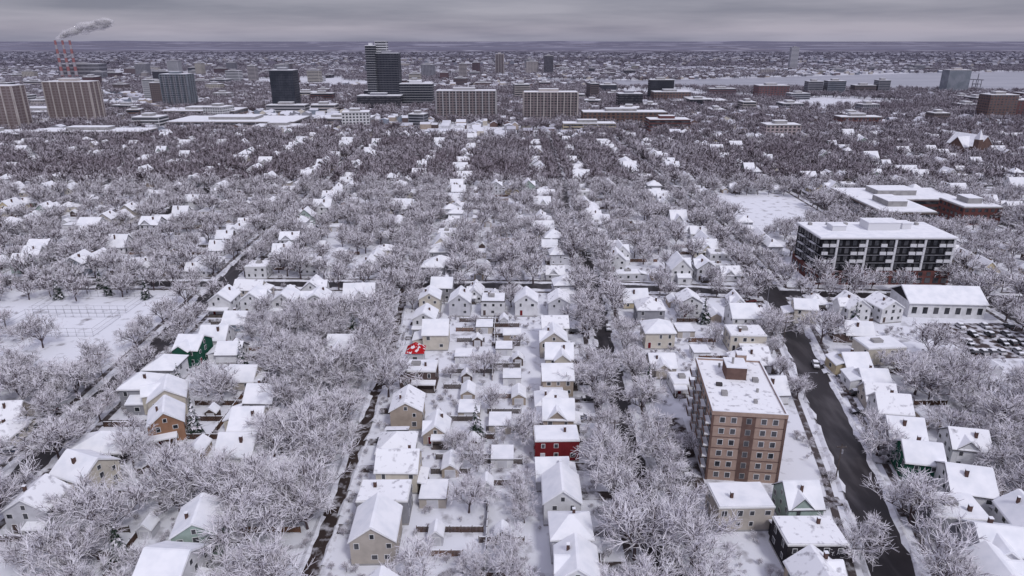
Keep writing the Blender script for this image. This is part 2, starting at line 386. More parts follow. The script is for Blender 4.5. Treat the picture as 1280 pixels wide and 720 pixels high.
# ------------------------------------------------------------------ explicit near houses
HL=[(-28.1,115.9,9,10.5,2,'beige','gable',3),(-28.2,126.5,11,7.5,2,'grey','flat',0),(-26.8,138,8.5,9.5,2,'cream','gable',90),(-29.3,150,9,9,1,'grey','hip',0),
(-28.8,166,8.5,9.5,2,'tan','gable',4),(-20,158,6.5,8,1,'tan','gable',0),(-28.5,188,11,7.5,2,'brown','flat',0),(-26.2,216.6,9.5,8.5,2,'cream','gable',90),(-31.5,230,8,9,2,'white','gable',0),
(12.3,104.5,8,9,2,'white','gable',0),(12,115,8,8,2,'white2','hip',90),(11,127.5,8,10,2,'white','gable',0),(9.5,139,9,7.5,1,'white2','gable',90),(11.2,150,11,7,2,'red','flat',0),(12.4,161.5,9,8,2,'tan','gable',90),
(11.3,172.5,9,8,1,'beige','hip',0),(13.5,183.5,8.5,9,2,'tan','gable',90),(15,198,9.5,8.5,2,'cream','gable',90),(13.9,210,9,8,2,'beige','gable',0),(15,222,8.5,9,2,'white','gable',90),
(5.5,247,8.5,9,2,'white','gable',0),(-7.2,247,9,9,2,'white','flat',0),(18,246,8,9,2,'white2','gable',0),(-20,247,8,9,2,'white2','gable',0),(-32,250,8,9,2,'cream','gable',0),
(-97.7,172,9.5,9.5,2,'cream','gable',20),(-92,159,8.5,9.5,2,'orange','gable',25),(-104,149.5,14,8.5,1,'dark','hip',3),(-100,136,10,9.5,2,'cream','gable',70),(-105,204.8,10,8,2,'green','gable',85),(-107,190,9,10,2,'white','hip',0),
(-71,162,12,8,1,'cream','gable',90),(-69,149,10,9,1,'white','gable',90),(-65,117,9,9.5,2,'mint','gable',10),(-103.5,124,9,8.5,2,'white2','gable',0),(-65,104,12,8.5,2,'white','gable',85),
(-72,175,9,8,1,'white','gable',90),(-93,206,8,8,1,'white','gable',90),(-82,188,9,8,1,'beige','gable',90),(-103,218,9,9,1,'white','gable',90),
(-112,248.5,8.5,10,2,'white','gable',0),(-100,249,8.5,10,2,'white','gable',0),(-87.6,248,8.5,10,2,'white','gable',0),(-75.5,248.5,8.5,10,2,'white','gable',0),(-101,232,9,8,1,'bluegrey','gable',90),
(50.6,218,10,10,2,'cream','hip',0),(47.6,197,9,8,1,'beige','gable',90),(51.6,238.5,10,9,2,'grey','hip',0),(68.3,246,8.5,9,2,'white','gable',0),(80,215,12,9,2,'cream','flat',0),(78.2,200,11,8,1,'white','gable',90),(84,232,11,9,2,'white','gable',90),
(50,125,12,8.5,2,'beige','flat',2),(60.5,113.5,12,8.5,2,'dark','flat',2),(57,101,9,8,2,'tan','gable',0),(52,185,8,8,1,'white','flat',0),
(121,205,13,9,2,'cream','flat',5),(109,197,9,8,1,'yellow','gable',90),(109.5,186,9,8,1,'white','gable',85),(106,175.5,9,8,1,'beige','gable',80),(103.5,164.5,9,8.5,2,'white','gable',80),(100,152,9,8.5,2,'white2','gable',80),
(98.5,141.5,9.5,8.5,2,'green','gable',80),(103,131,12,9,2,'white','gable',75),(94.5,121.5,11,8.5,2,'grey','flat',-8),(97,111.5,9.5,8.5,2,'white2','gable',80),(91,102.5,9,8.5,2,'cream','gable',-8),(108,118,8.5,9,2,'white','gable',-8),(113,147,9,8.5,2,'white','gable',80),
(128.8,241,9,10,2,'white','gable',10),(141,241,9,10,2,'white','gable',10),(122,222,9,9,1,'brown','gable',80),(110,239,8,8,2,'cream','gable',80)]
nr=random.Random(5)
for (x,y,w,d,fl,c,rf,rt) in HL:
    me=house_mesh('wood_frame_house',w,d,fl,W[c],rf,rng=nr,rh=min(w*nr.uniform(.28,.4),3.4),trim=FRAME if c!='white' else None,ext=nr.random()<.55,porch=nr.random()<.6,dormer=nr.random()<.5)
    put('wood_frame_house',me,x,y,0,math.radians(rt+nr.uniform(-2,2))); occ_add(x,y,6.0)
mb=MB(); mb.box(-2.6,2.6,-2.6,2.6,0,4.6,W['white2'])
RR=mat('red_shingles',(.42,.02,.025),(.75,.72,.76),.9,.55,.62)
c=[(-3.1,-3.1,4.6),(3.1,-3.1,4.6),(3.1,3.1,4.6),(-3.1,3.1,4.6)]
for k in range(4): mb.poly([c[k],c[(k+1)%4],(0,0,7.4)],RR)
mb.poly(c[::-1],FRAME); winface(mb,'-y',0,2.6,1.4,1.4,-2.6); winface(mb,'+x',0,2.6,1.4,1.4,2.6)
put('red_roof_house',mb.mesh('red_roof_house'),-31.5,203); occ_add(-31.5,203,5)

vr=random.Random(11); cols=['white','white','white2','white','cream','tan','beige','grey','bluegrey','white2','red','brown','white','dark','white2','cream','white','mint','grey','white','beige','white','white2','grey','white','cream','white2','beige','grey','white','brown','yellow']
VAR=[house_mesh('wood_frame_house_v',vr.uniform(6.2,10),vr.uniform(7.5,12),vr.choice([1,1,2,2,2]),W[c],vr.choice(['gable','gable','gable','gable','hip','flat']),rng=vr,porch=vr.random()<.5,ext=vr.random()<.6) for c in cols]
WTS=[.25 if c in('dark','brown','tan') else (.05 if c=='red' else 1) for c in cols]
SHED=[shed_mesh(3,3.5,W['white2']),shed_mesh(4,6,W['tan']),shed_mesh(5.5,6,W['white'],True),shed_mesh(6,7,W['beige'],True),shed_mesh(3.2,3,W['brown'])]
pr=random.Random(21)
def anyhouse(): return pr.choices(VAR,WTS)[0]
drv=MB(); DRV=[]
for si,(nm,pts,w,ns) in enumerate(STREETS):
    if not ns: continue
    P=resample(pts,10.6)
    for s in (-1,1):
        for (x0,y0) in P:
            x=x0+s*(w/2+10.5+pr.uniform(-2,4)+(1.5 if nm=='lane' else 0)); y=y0+pr.uniform(-2,2)
            if y<92 or abs(x)>.8*y+25: continue
            if inzone(x,y,5): continue
            if nm=='lane' and s<0 and 120<y<245 and pr.random()<.65: continue
            if x<-55 and y<150 and pr.random()<.6: continue
            if pr.random()<.08: continue
            if not free(x,y,4.6) or neardist(x,y)<5.5: continue
            put('wood_frame_house',anyhouse(),x,y,0,math.radians(pr.choice([0,90,90,180,270])+pr.uniform(-4,4)),pr.uniform(.82,1.05)); occ_add(x,y,5.4)
            if pr.random()<.8 and y<560: DRV.append((x0+s*w/2,x0+s*(w/2+12),y+5.3))
            if pr.random()<.7:
                xs=x+s*pr.uniform(12,22)
                if free(xs,y,2.6) and not inzone(xs,y,2) and neardist(xs,y)>3: put('garden_shed',pr.choice(SHED),xs,y,0,pr.choice([0,1.57,3.14])); occ_add(xs,y,3)
for (nm,pts,w,ns) in STREETS:
    if ns: continue
    for s in (-1,1):
        for (x0,y0) in resample(pts,11):
            x=x0; y=y0+s*(w/2+11+pr.uniform(-1.5,2.5))
            if abs(x)>.8*y+20 or inzone(x,y,5) or not free(x,y,5.0) or neardist(x,y)<5.5 or pr.random()<.15: continue
            put('wood_frame_house',anyhouse(),x,y,0,math.radians(pr.choice([0,180])+pr.uniform(-3,3)),pr.uniform(.85,1)); occ_add(x,y,5.8)
for (x,y,i,r) in [(-3.2,163,3,0),(-2.4,147,2,0),(-2.7,211,2,0),(-13,180,1,0),(-14,190,4,0),(0,222,1,1.57),(-12,170,3,0),(0,190,2,0),(-15,143,1,0),(-6,135,0,0),(-2,118,4,0),(-80,150,1,0),(-84,168,4,0),(63,208,2,0),(64,190,0,0),(62,226,3,0),(115,165,1,0),(-78,120,0,0),(-10,230,3,0),(-16,205,2,0),(-84,134,2,0),(-88,142,4,0),(-55,170,1,0),(2,178,1,0),(2,202,4,0),(-16,118,0,0),(-10,153,4,0),(-3,235,0,0),(-12,217,4,0),(-18,132,3,0)]:
    if free(x,y,1.5): put('garden_shed',SHED[i],x,y,0,r); occ_add(x,y,3.2)
for (x,y,w,d,fl,c,rf,rt) in HL:
    if 92<x<112 and y<200: DRV.append((x-8,x-1,y+5.6))
    elif -35<x<-25: DRV.append((-38,x+2,y+5.5))
    elif 8<x<16: DRV.append((x-1,27.0,y+5.5))
    elif x<-90 and y<240: DRV.append((-115,x,y+6))
for (a,b,y) in DRV:
    a,b=min(a,b),max(a,b); z=.13
    drv.poly([(a,y-1.5,z),(b,y-1.7,z),(b,y+1.5,z),(a,y+1.6,z)],DRIVE)
put('driveways',drv.mesh('driveways'))

# ------------------------------------------------------------------ fences
fr=random.Random(3); FM=[fence_mesh(L,w) for L in (9.6,14.4,19.2) for w in WOODS]
def fence(x,y,rot,k): put('wooden_fence',FM[k*3+fr.randrange(3)],x,y,0,rot)
for y in range(104,245,9):
    y+=fr.uniform(-2,2)
    if fr.random()<.8: fence(-20+fr.uniform(-1,1),y,0,fr.randrange(2))
    if fr.random()<.8: fence(-7,y+4,0,0)
    if fr.random()<.7: fence(-6+fr.uniform(-1,1),y-5,math.pi/2,fr.randrange(2))
    if fr.random()<.7: fence(-92,y,0,fr.randrange(2))
    if fr.random()<.7: fence(-60,y,0,1)
    if fr.random()<.6: fence(-80,y-4,math.pi/2,0)
    if fr.random()<.6: fence(113+ (y-150)*.15,y,0,0)
    if fr.random()<.5: fence(62,y if y>175 else 178,0,0)
    if fr.random()<.5: fence(-112,y-3,0,0)
for y in range(296,470,12):
    for x0 in (-110,-85,-35,-12,55,80,130,-190,-160,225,250):
        if fr.random()<.5 and free(x0+7,y+3,1) and not inzone(x0,y,14): fence(x0,y+3,0,fr.randrange(2))

# ------------------------------------------------------------------ brick apartment building
TANB=mat('tan_brick',(.41,.305,.255),(.34,.245,.205),.6,.35,.7); BROWNB=mat('brown_brick',(.17,.11,.095),(.13,.085,.075),.6)
REDB=mat('red_brick',(.15,.065,.06),(.11,.055,.052),.5)
def apartment():
    w,d,fl=16.5,28,6; h=18.2; mb=MB(); fh=3
    mb.box(-w/2,w/2,-d/2,d/2,0,h,TANB)
    for x,y in ((-w/2,-d/2),(w/2,-d/2)): mb.box(x-.25,x+.25,y-.2,y+.4,0,h-.1,BROWNB)
    mb.box(-1.5,1.5,-d/2-.12,-d/2,0,h-.05,BROWNB)
    for k in range(1,fl+1): mb.box(-w/2-.06,w/2+.06,-d/2-.07,d/2+.06,k*fh-.12,k*fh+.06,BROWNB,True)
    for (a,b,c,e) in ((-w/2-.3,w/2+.3,-d/2-.3,-d/2+.1),(-w/2-.3,w/2+.3,d/2-.1,d/2+.3),(-w/2-.3,-w/2+.1,-d/2+.1,d/2-.1),(w/2-.1,w/2+.3,-d/2+.1,d/2-.1)):
        mb.box(a,b,c,e,h-.3,h+.7,TANB,True); mb.box(a+.03,b-.03,c+.03,e-.03,h+.7,h+.85,SNOW)
    mb.box(-w/2+.12,w/2-.12,-d/2+.12,d/2-.12,h+.002,h+.3,SNOWB)
    for k in range(fl):
        z=k*fh+1.6
        for a in (-6,-3.4,3.4,6): winface(mb,'-y',a,z,1.1,1.3,-d/2)
        winface(mb,'-y',0,z,1.0,1.3,-d/2-.12,CONC)
        for a in range(7):
            y=-d/2+2+4*a
            winface(mb,'+x',y,z,1.6,1.5,w/2)
            if a%2==0 and k>0:
                mb.box(-w/2-1.6,-w/2-.003,y-1.9,y+1.9,k*fh+.12,k*fh+.27,CONC,True)
                mb.box(-w/2-1.6,-w/2-1.52,y-1.9,y+1.9,k*fh+.27,k*fh+1.25,BROWNB,True)
                mb.box(-w/2-1.5,-w/2-.2,y-1.8,y+1.8,k*fh+.272,k*fh+.36,SNOW)
                winface(mb,'-x',y,z-.2,2.6,2.1,-w/2,DARKTRIM)
            else: winface(mb,'-x',y,z,1.8,1.5,-w/2)
            winface(mb,'+y',-6+2*a,z,1.1,1.3,d/2)
    mb.box(-2.5,2.5,3,8.5,h+.3,h+3.6,BROWNB); mb.box(-2.6,2.6,2.9,8.6,h+3.6,h+3.95,SNOW)
    mb.box(1,3.4,8.7,11,h+.3,h+4.6,TANB); mb.box(.95,3.45,8.65,11.05,h+4.6,h+4.85,SNOW)
    mb.cyl(-.8,5,h+3.9,h+5.6,.3,.3,CONC,8); mb.box(-5,-3.6,-6,-4.5,h+.3,h+1.3,CONC); mb.cyl(4,-3,h+.3,h+1.2,.35,.35,CONC,8)
    mb.cyl(-3,10,h+.3,h+1.4,.3,.3,CONC,8); mb.box(4,5.4,2,3.4,h+.3,h+1.2,CONC); mb.box(-5.5,-4,-1,0,h+.3,h+1,DARKTRIM); mb.box(2,2.8,-9,-8,h+.3,h+1.1,CONC)
    return mb.mesh('brick_apartment_building')
put('brick_apartment_building',apartment(),56.7,152.5,0,math.radians(-6.5))
for i in range(4): occ_add(54.5+i*1.2,142+i*7,9)

# ------------------------------------------------------------------ condo block
BLK=W['black']; PANW=mat('white_panel',(.68,.68,.71))
GREYP=mat('grey_precast',(.30,.30,.33),(.24,.24,.27),.1)
def condo():
    w,d=58,26; mb=MB(); hb=6.2; h=20.5
    mb.box(-w/2,w/2,-d/2,d/2,0,hb,REDB); mb.box(-w/2+.6,w/2-.6,-d/2+.6,d/2-.6,hb,h,BLK)
    mb.box(-w/2-.3,w/2+.3,-d/2-.3,d/2+.3,h,h+.55,PANW); mb.box(-w/2,w/2,-d/2,d/2,h+.552,h+.8,SNOW)
    for k in range(4):
        z0=hb+.25+k*3.5; n=18
        for a in range(n):
            x=-w/2+1+ (w-2)*(a+.5)/n
            winface(mb,'-y',x,z0+1.7,1.7,2.2,-d/2+.6,BLK)
            winface(mb,'+y',x,z0+1.7,1.7,2.2,d/2-.6,PANW)
            if (a//2)%2==0 and (a*3+k)%5: mb.box(x-1.3,x+1.3,-d/2+.0,-d/2+.5,z0+.0,z0+1.3,PANW,True)
            if a%4==1: mb.box(x+1.35,x+2.2,-d/2-.05,-d/2+.56,z0,z0+3.3,PANW,True)
        for a in range(8):
            y=-d/2+1.6+(d-3.2)*(a+.5)/8
            winface(mb,'-x',y,z0+1.7,1.6,2.1,-w/2+.6,PANW if a%3 else BLK); winface(mb,'+x',y,z0+1.7,1.6,2.1,w/2-.6,BLK)
            if a in(1,2,5,6): mb.box(-w/2-.8,-w/2+.5,y-1.3,y+1.3,z0-.05,z0+.1,PANW,True)
        if k: mb.box(-w/2+.35,w/2-.35,-d/2+.3,d/2-.35,z0-.3,z0-.12,GREYP,True)
    for a in range(16):
        x=-w/2+2+(w-4)*a/15
        winface(mb,'-y',x,1.9,2.2,2.3,-d/2,DARKTRIM); winface(mb,'-y',x,4.9,1.6,1.5,-d/2,DARKTRIM)
    for a in range(7): winface(mb,'-x',-d/2+2+3.6*a,3,2,2.4,-w/2,DARKTRIM)
    for (a,b,c,e,t) in ((-4,10,-2,6,3.4),(12,16,0,5,2.6),(-20,-14,-3,3,2.2)):
        mb.box(a,b,c,e,h+.8,h+.8+t,PANW); mb.box(a-.2,b+.2,c-.2,e+.2,h+.8+t,h+1.1+t,SNOW)
    for a in range(7): mb.box(-26+8*a,-24.6+8*a,7,8.6,h+.8,h+1.8,CONC)
    return mb.mesh('condominium_building')
put('condominium_building',condo(),160,292)

def block(name,cx,cy,w,d,h,wm,floors,cols,style='punch',gl=GLASS,pent=True,rot=0,band=None):
    mb=MB(); fh=h/floors; band=band or CONC
    mb.box(-w/2,w/2,-d/2,d/2,0,h,wm)
    mb.box(-w/2-.25,w/2+.25,-d/2-.25,d/2+.25,h,h+.6,band,True); mb.box(-w/2+.2,w/2-.2,-d/2+.2,d/2-.2,h+.61,h+.95,SNOW)
    if pent:
        mb.box(-w*.22,w*.15,-d*.2,d*.25,h+.9,h+4,band); mb.box(-w*.22-.1,w*.15+.1,-d*.2-.1,d*.25+.1,h+4,h+4.3,SNOW)
    sides=(('-y',w,-d/2,cols),('+y',w,d/2,cols),('-x',d,-w/2,max(2,int(cols*d/w))),('+x',d,w/2,max(2,int(cols*d/w))))
    for side,L,off,n in sides:
        sg=-1 if side[0]=='-' else 1
        def slab(a0,a1,z0,z1,p,m):
            lo,hi=sorted((off+sg*.002,off+sg*p))
            if side[1]=='y': mb.box(a0,a1,lo,hi,z0,z1,m,True)
            else: mb.box(lo,hi,a0,a1,z0,z1,m,True)
        cw=L/n
        for k in range(floors):
            z=k*fh
            if style=='ribbon': slab(-L/2+.5,L/2-.5,z+fh*.32,z+fh*.85,.1,gl)
            elif style=='glass':
                for a in range(n): slab(-L/2+a*cw+.15,-L/2+(a+1)*cw-.15,z+.35,z+fh-.1,.08,gl)
            else:
                for a in range(n):
                    ww=cw*.55 if style=='punch' else cw*.7
                    slab(-L/2+(a+.5)*cw-ww/2,-L/2+(a+.5)*cw+ww/2,z+fh*.3,z+fh*.82,.1,gl)
                    if style=='balcony' and a%2==0 and k: slab(-L/2+a*cw+.3,-L/2+(a+1)*cw-.3,z-.1,z+1.0,1.2,band)
            if style=='band': slab(-L/2,L/2,z-.12,z+.25,.25,band)
        if style in('stripe','balcony'):
            for a in range(0,n+1,2): slab(max(-L/2,-L/2+a*cw-.6),min(L/2,-L/2+a*cw+.6),0,h,1.3,band)
    o=put(name,mb.mesh(name),cx,cy,0,rot)
    for i in range(max(1,int(w/14))): occ_add(cx-w/2+7+i*14,cy,8)
    return o
BEI=mat('beige_precast',(.50,.455,.44),(.42,.38,.37),.1); BRN=mat('brown_precast',(.17,.13,.125))
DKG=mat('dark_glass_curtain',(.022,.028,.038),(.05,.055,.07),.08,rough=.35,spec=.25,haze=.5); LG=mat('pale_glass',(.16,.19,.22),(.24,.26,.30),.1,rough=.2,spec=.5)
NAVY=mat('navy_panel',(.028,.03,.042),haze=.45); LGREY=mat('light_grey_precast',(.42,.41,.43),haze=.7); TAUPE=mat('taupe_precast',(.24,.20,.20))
mb=MB(); mb.box(-14,14,-8,8,0,6,W['white'])
for x in (-14,14): mb.poly([(x,-8,6),(x,8,6),(x,0,10)],W['dark'])
gable_roof(mb,16,-14,14,6,4,o=.6,axis='x')
for a in range(7): winface(mb,'-y',-12+4*a,3,1.8,2.6,-8)
put('church_hall',mb.mesh('church_hall'),166,249,0,math.radians(-4))
block('school_building',244,430,66,34,7,REDB,2,14,'ribbon'); block('school_building',222,392,30,40,9,BROWNB,2,8,'ribbon'); block('school_building',268,392,22,24,10,REDB,3,6,'punch')
block('apartment_tower',-598,800,82,22,51,TAUPE,16,14,'stripe',band=BEI,gl=BRN)
block('apartment_tower',-545,880,56,24,51,TAUPE,16,12,'stripe',band=BEI,gl=BRN)
block('apartment_tower',-505,1075,40,24,51,GREYP,16,10,'balcony',band=LG,gl=DKG)
block('apartment_tower',-332,1040,34,26,58,NAVY,17,9,'glass',gl=DKG,band=GREYP); block('podium_building',-325,1020,56,24,11,LGREY,3,12,'ribbon',gl=DKG)
block('apartment_tower',-190,1100,36,26,80,NAVY,24,8,'band',gl=DKG,band=GREYP)
block('apartment_tower',-213,1095,14,26,91,NAVY,27,4,'band',gl=DKG,band=PANW); block('tower_penthouse',-199,1103,18,14,97,PANW,28,4,'ribbon',gl=DKG,pent=False)
block('podium_building',-200,1075,66,30,20,BLK,6,14,'ribbon',band=GREYP)
block('apartment_block',-147,1098,50,26,36,NAVY,10,12,'band',gl=DKG,band=PANW)
block('apartment_block',-59,915,76,22,38,TAUPE,12,18,'stripe',gl=GLASS,band=LGREY)
block('apartment_block',49,905,68,22,37,TAUPE,12,16,'stripe',gl=GLASS,band=BEI)
block('brick_building',135,850,100,26,18,BROWNB,5,18,'punch'); block('brick_building',177,795,46,24,15,REDB,4,10,'ribbon',band=REDB)
block('office_building',176,1060,36,24,24,BLK,7,8,'ribbon',band=GREYP); block('brick_building',262,1170,60,30,19,BROWNB,5,12,'punch')
block('brick_building',482,1320,56,30,20,REDB,5,10,'punch'); block('brick_building',655,925,50,30,26,REDB,8,10,'punch'); block('brick_building',630,915,36,24,33,BROWNB,10,8,'punch')
block('brick_building',283,735,36,20,16,mat('pink_stucco',(.44,.37,.38)),5,8,'punch')
block('brick_building',88,800,60,20,10,W['yellow'],3,12,'ribbon'); block('brick_building',420,850,50,20,12,REDB,3,10,'punch')
block('office_tower',-36,2110,23,20,60,BRN,16,6,'stripe',band=BEI); block('office_tower',108,2120,27,20,55,BLK,15,6,'ribbon'); block('office_tower',60,2150,36,20,38,BEI,11,8,'punch')
block('apartment_tower',985,2520,26,20,74,PANW,18,5,'ribbon'); block('apartment_tower',-130,1900,20,20,40,BEI,12,5,'ribbon')
block('apartment_tower',855,1375,42,24,45,LG,13,10,'glass',gl=LG,band=BEI)
for x,w,h,m in ((575,28,25,GREYP),(615,34,26,LG),(670,40,18,BRN),(705,22,27,GREYP),(400,50,12,REDB)): block('apartment_block',x,1355,w,20,h,m,int(h/3),8,'ribbon',gl=DKG)
SHP=mat('shop_wall',(.28,.23,.22),(.24,.20,.19),.1)
for (x,y,w,d,h) in ((-330,850,150,66,9),(-265,800,60,30,7),(-450,750,120,34,8),(-560,740,90,36,7),(-210,880,70,40,8),(300,1150,90,50,8),(-640,960,120,60,9),(-420,960,100,50,10)):
    block('shopping_centre',x,y,w,d,h,SHP,2,18,'ribbon')
cr=random.Random(99)
for _ in range(190):
    y=cr.uniform(820,2500); x=cr.uniform(-.8,.75)*y
    if inpoly(x,y,WPOLY) or inpoly(x,y-40,WPOLY) or inpoly(x,y+220,WPOLY) or not free(x,y,16): continue
    h=cr.choice([8,10,12,12,16,20,28 if y>1100 else 14,36 if (y>1000 and x<300) else 12]); w=cr.uniform(14,44)
    block('city_building',x,y,w,cr.uniform(16,30),h,cr.choice([REDB,BROWNB,BRN,BEI,GREYP,W['white'],W['cream'],W['grey'],BLK]),max(2,int(h/3.2)),8,cr.choice(['ribbon','ribbon','punch']),gl=DKG,rot=cr.choice([0,0,.15,-.2]))
mb=MB(); mb.box(-9,9,-16,16,0,9,BROWNB)
for y in (-16,16): mb.poly([(-9,y,9),(9,y,9),(0,y,18)],BROWNB)
gable_roof(mb,18,-16,16,9,9,o=.5)
mb.prism([(-8,0),(8,0),(8,8),(0,16),(-8,8)],-16,16,BROWNB,'x'); gable_roof(mb,16,-16,16,8,8,o=.5,axis='x')
mb.box(-14,-9.2,-20,-15,0,16,BROWNB)
for k in range(4):
    c=[(-14.3,-20.3),(-8.9,-20.3),(-8.9,-14.7),(-14.3,-14.7)]; mb.poly([(*c[k],16),(*c[(k+1)%4],16),(-11.6,-17.5,25)],SNOW)
for a in (-5,0,5): winface(mb,'-y',a,5,1.6,5,-16,BRN)
put('stone_church',mb.mesh('stone_church'),424,640,0,.3); occ_add(424,640,20)

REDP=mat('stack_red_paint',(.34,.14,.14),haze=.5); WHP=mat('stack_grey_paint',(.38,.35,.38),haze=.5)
for i,x in enumerate((-1196,-1177,-1158)):
    mb=MB(); n=9
    for k in range(n): mb.cyl(0,0,98*k/n,98*(k+1)/n,4.2-1.6*k/n,4.2-1.6*(k+1)/n,REDP if k%2==0 else WHP,12,cap=(k==n-1))
    put('smokestack',mb.mesh('smokestack'),x,1900)
block('power_station',-1165,1945,110,40,38,GREYP,4,10,'ribbon')
pm=bpy.data.materials.new('steam'); pm.use_nodes=True; nt=pm.node_tree; b=nt.nodes['Principled BSDF']
b.inputs['Base Color'].default_value=(.86,.84,.87,1); b.inputs['Roughness'].default_value=1; b.inputs['Alpha'].default_value=.2
pmr=random.Random(6); mb=MB(); mb.mats.append(pm)
for k in range(60):
    t=pmr.random()**.8; r=(4+9*math.sin(min(t*1.4,1)*1.57))*pmr.uniform(.55,1.05)*(1-.45*max(0,t-.6))
    cx=-1196+150*t+pmr.uniform(-3,3); cy=1900+pmr.uniform(-6,6); cz=100+42*t**.8+pmr.uniform(-7,7)*min(1,t*3)
    i=len(mb.v); na,nb=8,5; wob=[pmr.uniform(.7,1.2) for _ in range((nb+1)*na)]
    for bb in range(nb+1):
        ph=math.pi*bb/nb
        for a in range(na):
            th=2*math.pi*a/na; q=r*wob[bb*na+a] if 0<bb<nb else r
            mb.v.append((cx+1.7*q*math.sin(ph)*math.cos(th),cy+q*math.sin(ph)*math.sin(th),cz+.7*q*math.cos(ph)))
    for bb in range(nb):
        for a in range(na):
            c=(a+1)%na; mb.f.append((i+bb*na+a,i+bb*na+c,i+(bb+1)*na+c,i+(bb+1)*na+a)); mb.m.append(0)
me=mb.mesh('steam_plume'); me.polygons.foreach_set('use_smooth',[True]*len(me.polygons)); put('steam_plume',me)
for x in (905,):
    mb=MB()
    for a,b in ((-5,-5),(5,-5),(-5,5),(5,5)): mb.box(a-.5,a+.5,b-.5,b+.5,0,26,GREYP)
    mb.box(-6,6,-6,6,18,19.4,GREYP,True); mb.box(-.8,.8,-12,26,26,27.4,GREYP,True); mb.box(-.6,.6,-.6,.6,27.4,38,GREYP)
    put('harbour_crane',mb.mesh('harbour_crane'),x,1385,0,.4)

# ------------------------------------------------------------------ cars
def car_mesh(colm):
    mb=MB(); T=mat('tyre',(.02,.02,.02))
    mb.prism([(-2.2,.35),(2.2,.35),(2.25,.75),(1.9,.95),(1.0,1.02),(-1.7,1.05),(-2.2,.95)],-.88,.88,colm,'x')
    mb.prism([(1.0,1.02),(.35,1.5),(-1.2,1.52),(-1.85,1.05)],-.76,.76,GLASS,'x')
    mb.prism([(.4,1.48),(.3,1.58),(-1.2,1.6),(-1.35,1.46)],-.79,.79,colm,'x')
    mb.prism([(.35,1.585),(.25,1.75),(-1.15,1.78),(-1.25,1.6)],-.74,.74,SNOW,'x')
    mb.prism([(1.1,1.03),(1.15,1.14),(1.85,1.06),(2.05,.93)],-.78,.78,SNOW,'x')
    for y in (-1.35,1.35):
        for x in (-.8,.8): mb.cyl(.34,y,x-.12,x+.12,.34,.34,T,12,axis='x')
    for x in (-.6,.6): mb.box(x-.18,x+.18,2.24,2.27,.62,.76,PANW,True); mb.box(x-.18,x+.18,-2.23,-2.2,.7,.85,REDP,True)
    return mb.mesh('parked_car')
def carpaint(n,c): return mat('car_paint_'+n,c,rough=.3,spec=.5,haze=0)
CM=[car_mesh(carpaint(n,c)) for n,c in (('black',(.02,.02,.025)),('silver',(.35,.35,.37)),('white',(.65,.65,.67)),('grey',(.12,.12,.13)),('charcoal',(.05,.05,.055)),('light_silver',(.28,.28,.3)),('blue',(.03,.05,.10)),('maroon',(.12,.02,.02)))]
ka=random.Random(8)
for (a,b,y) in DRV:
    if y<330 and ka.random()<.6: put('parked_car',ka.choice(CM),a+(b-a)*ka.uniform(.4,.75),y,.14,math.pi/2*ka.choice([1,3])+ka.uniform(-.05,.05))
for si in (0,2,3):
    pts=STREETS[si][1]; P=resample(pts,7); NN=offs(P)
    for (x,y),(nx,ny) in zip(P,NN):
        if 100<y<420 and ka.random()<(.3 if si!=3 else .1):
            s=-1 if si==3 else ka.choice([1,-1]); put('parked_car',ka.choice(CM),x+s*nx*2.3,y,.08,math.atan2(ny,nx))
lot=MB(); lot.poly([(154,206,.05),(188,206,.05),(188,236,.05),(154,236,.05)],DRIVE); put('car_park',lot.mesh('car_park'))
for r in range(4):
    for k in range(10):
        if ka.random()<.5: put('parked_car',ka.choice(CM[:6]),156.5+k*3,210+r*7.3,.05,ka.choice([0,math.pi])+ka.uniform(-.03,.03))
lot=MB(); lot.poly([(37.5,134,.05),(46,134,.05),(48,168,.05),(39.5,168,.05)],DRIVE); put('car_park',lot.mesh('car_park'))
for y in (139,143,150,156): put('parked_car',ka.choice(CM),42+(y-140)*.08,y,.05,math.pi/2+.1)

mb=MB(); mb.cyl(0,0,0,10,.16,.11,WOODS[1],7); mb.box(-1.2,1.2,-.08,.08,9.1,9.3,WOODS[1],True); mb.cyl(.3,0,7.4,8.4,.25,.25,GREYP,8)
for a in (-1,0,1): mb.cyl(a,0,9.3,9.5,.06,.06,CONC,5)
PO=mb.mesh('utility_pole')
mb=MB(); mb.cyl(0,0,0,9,.11,.07,GREYP,7); mb.box(0,2.2,-.05,.05,8.9,9.0,GREYP,True); mb.box(2,2.8,-.14,.14,8.82,8.95,GREYP,True); LP=mb.mesh('street_lamp')
for si in (0,2,3):
    P=resample(STREETS[si][1],32); NN=offs(P)
    for i,((x,y),(nx,ny)) in enumerate(zip(P,NN)):
        if 95<y<420: put('utility_pole' if i%2 else 'street_lamp',PO if i%2 else LP,x+nx*(STREETS[si][2]/2+1.2),y+ny,0,0)

mb=MB()
for k in range(13): mb.cyl(k*3,0,0,3.2,.05,.05,GREYP,5); mb.cyl(k*3,18,0,3.2,.05,.05,GREYP,5)
for y in (0,18):
    for z in (.1,1.6,3.1): mb.box(0,36,y-.03,y+.03,z,z+.06,GREYP,True)
for x in (0,36):
    for z in (.1,1.6,3.1): mb.box(x-.03,x+.03,0,18,z,z+.06,GREYP,True)
CF=mb.mesh('court_fence'); put('court_fence',CF,-186,224); put('court_fence',CF,-186,246)

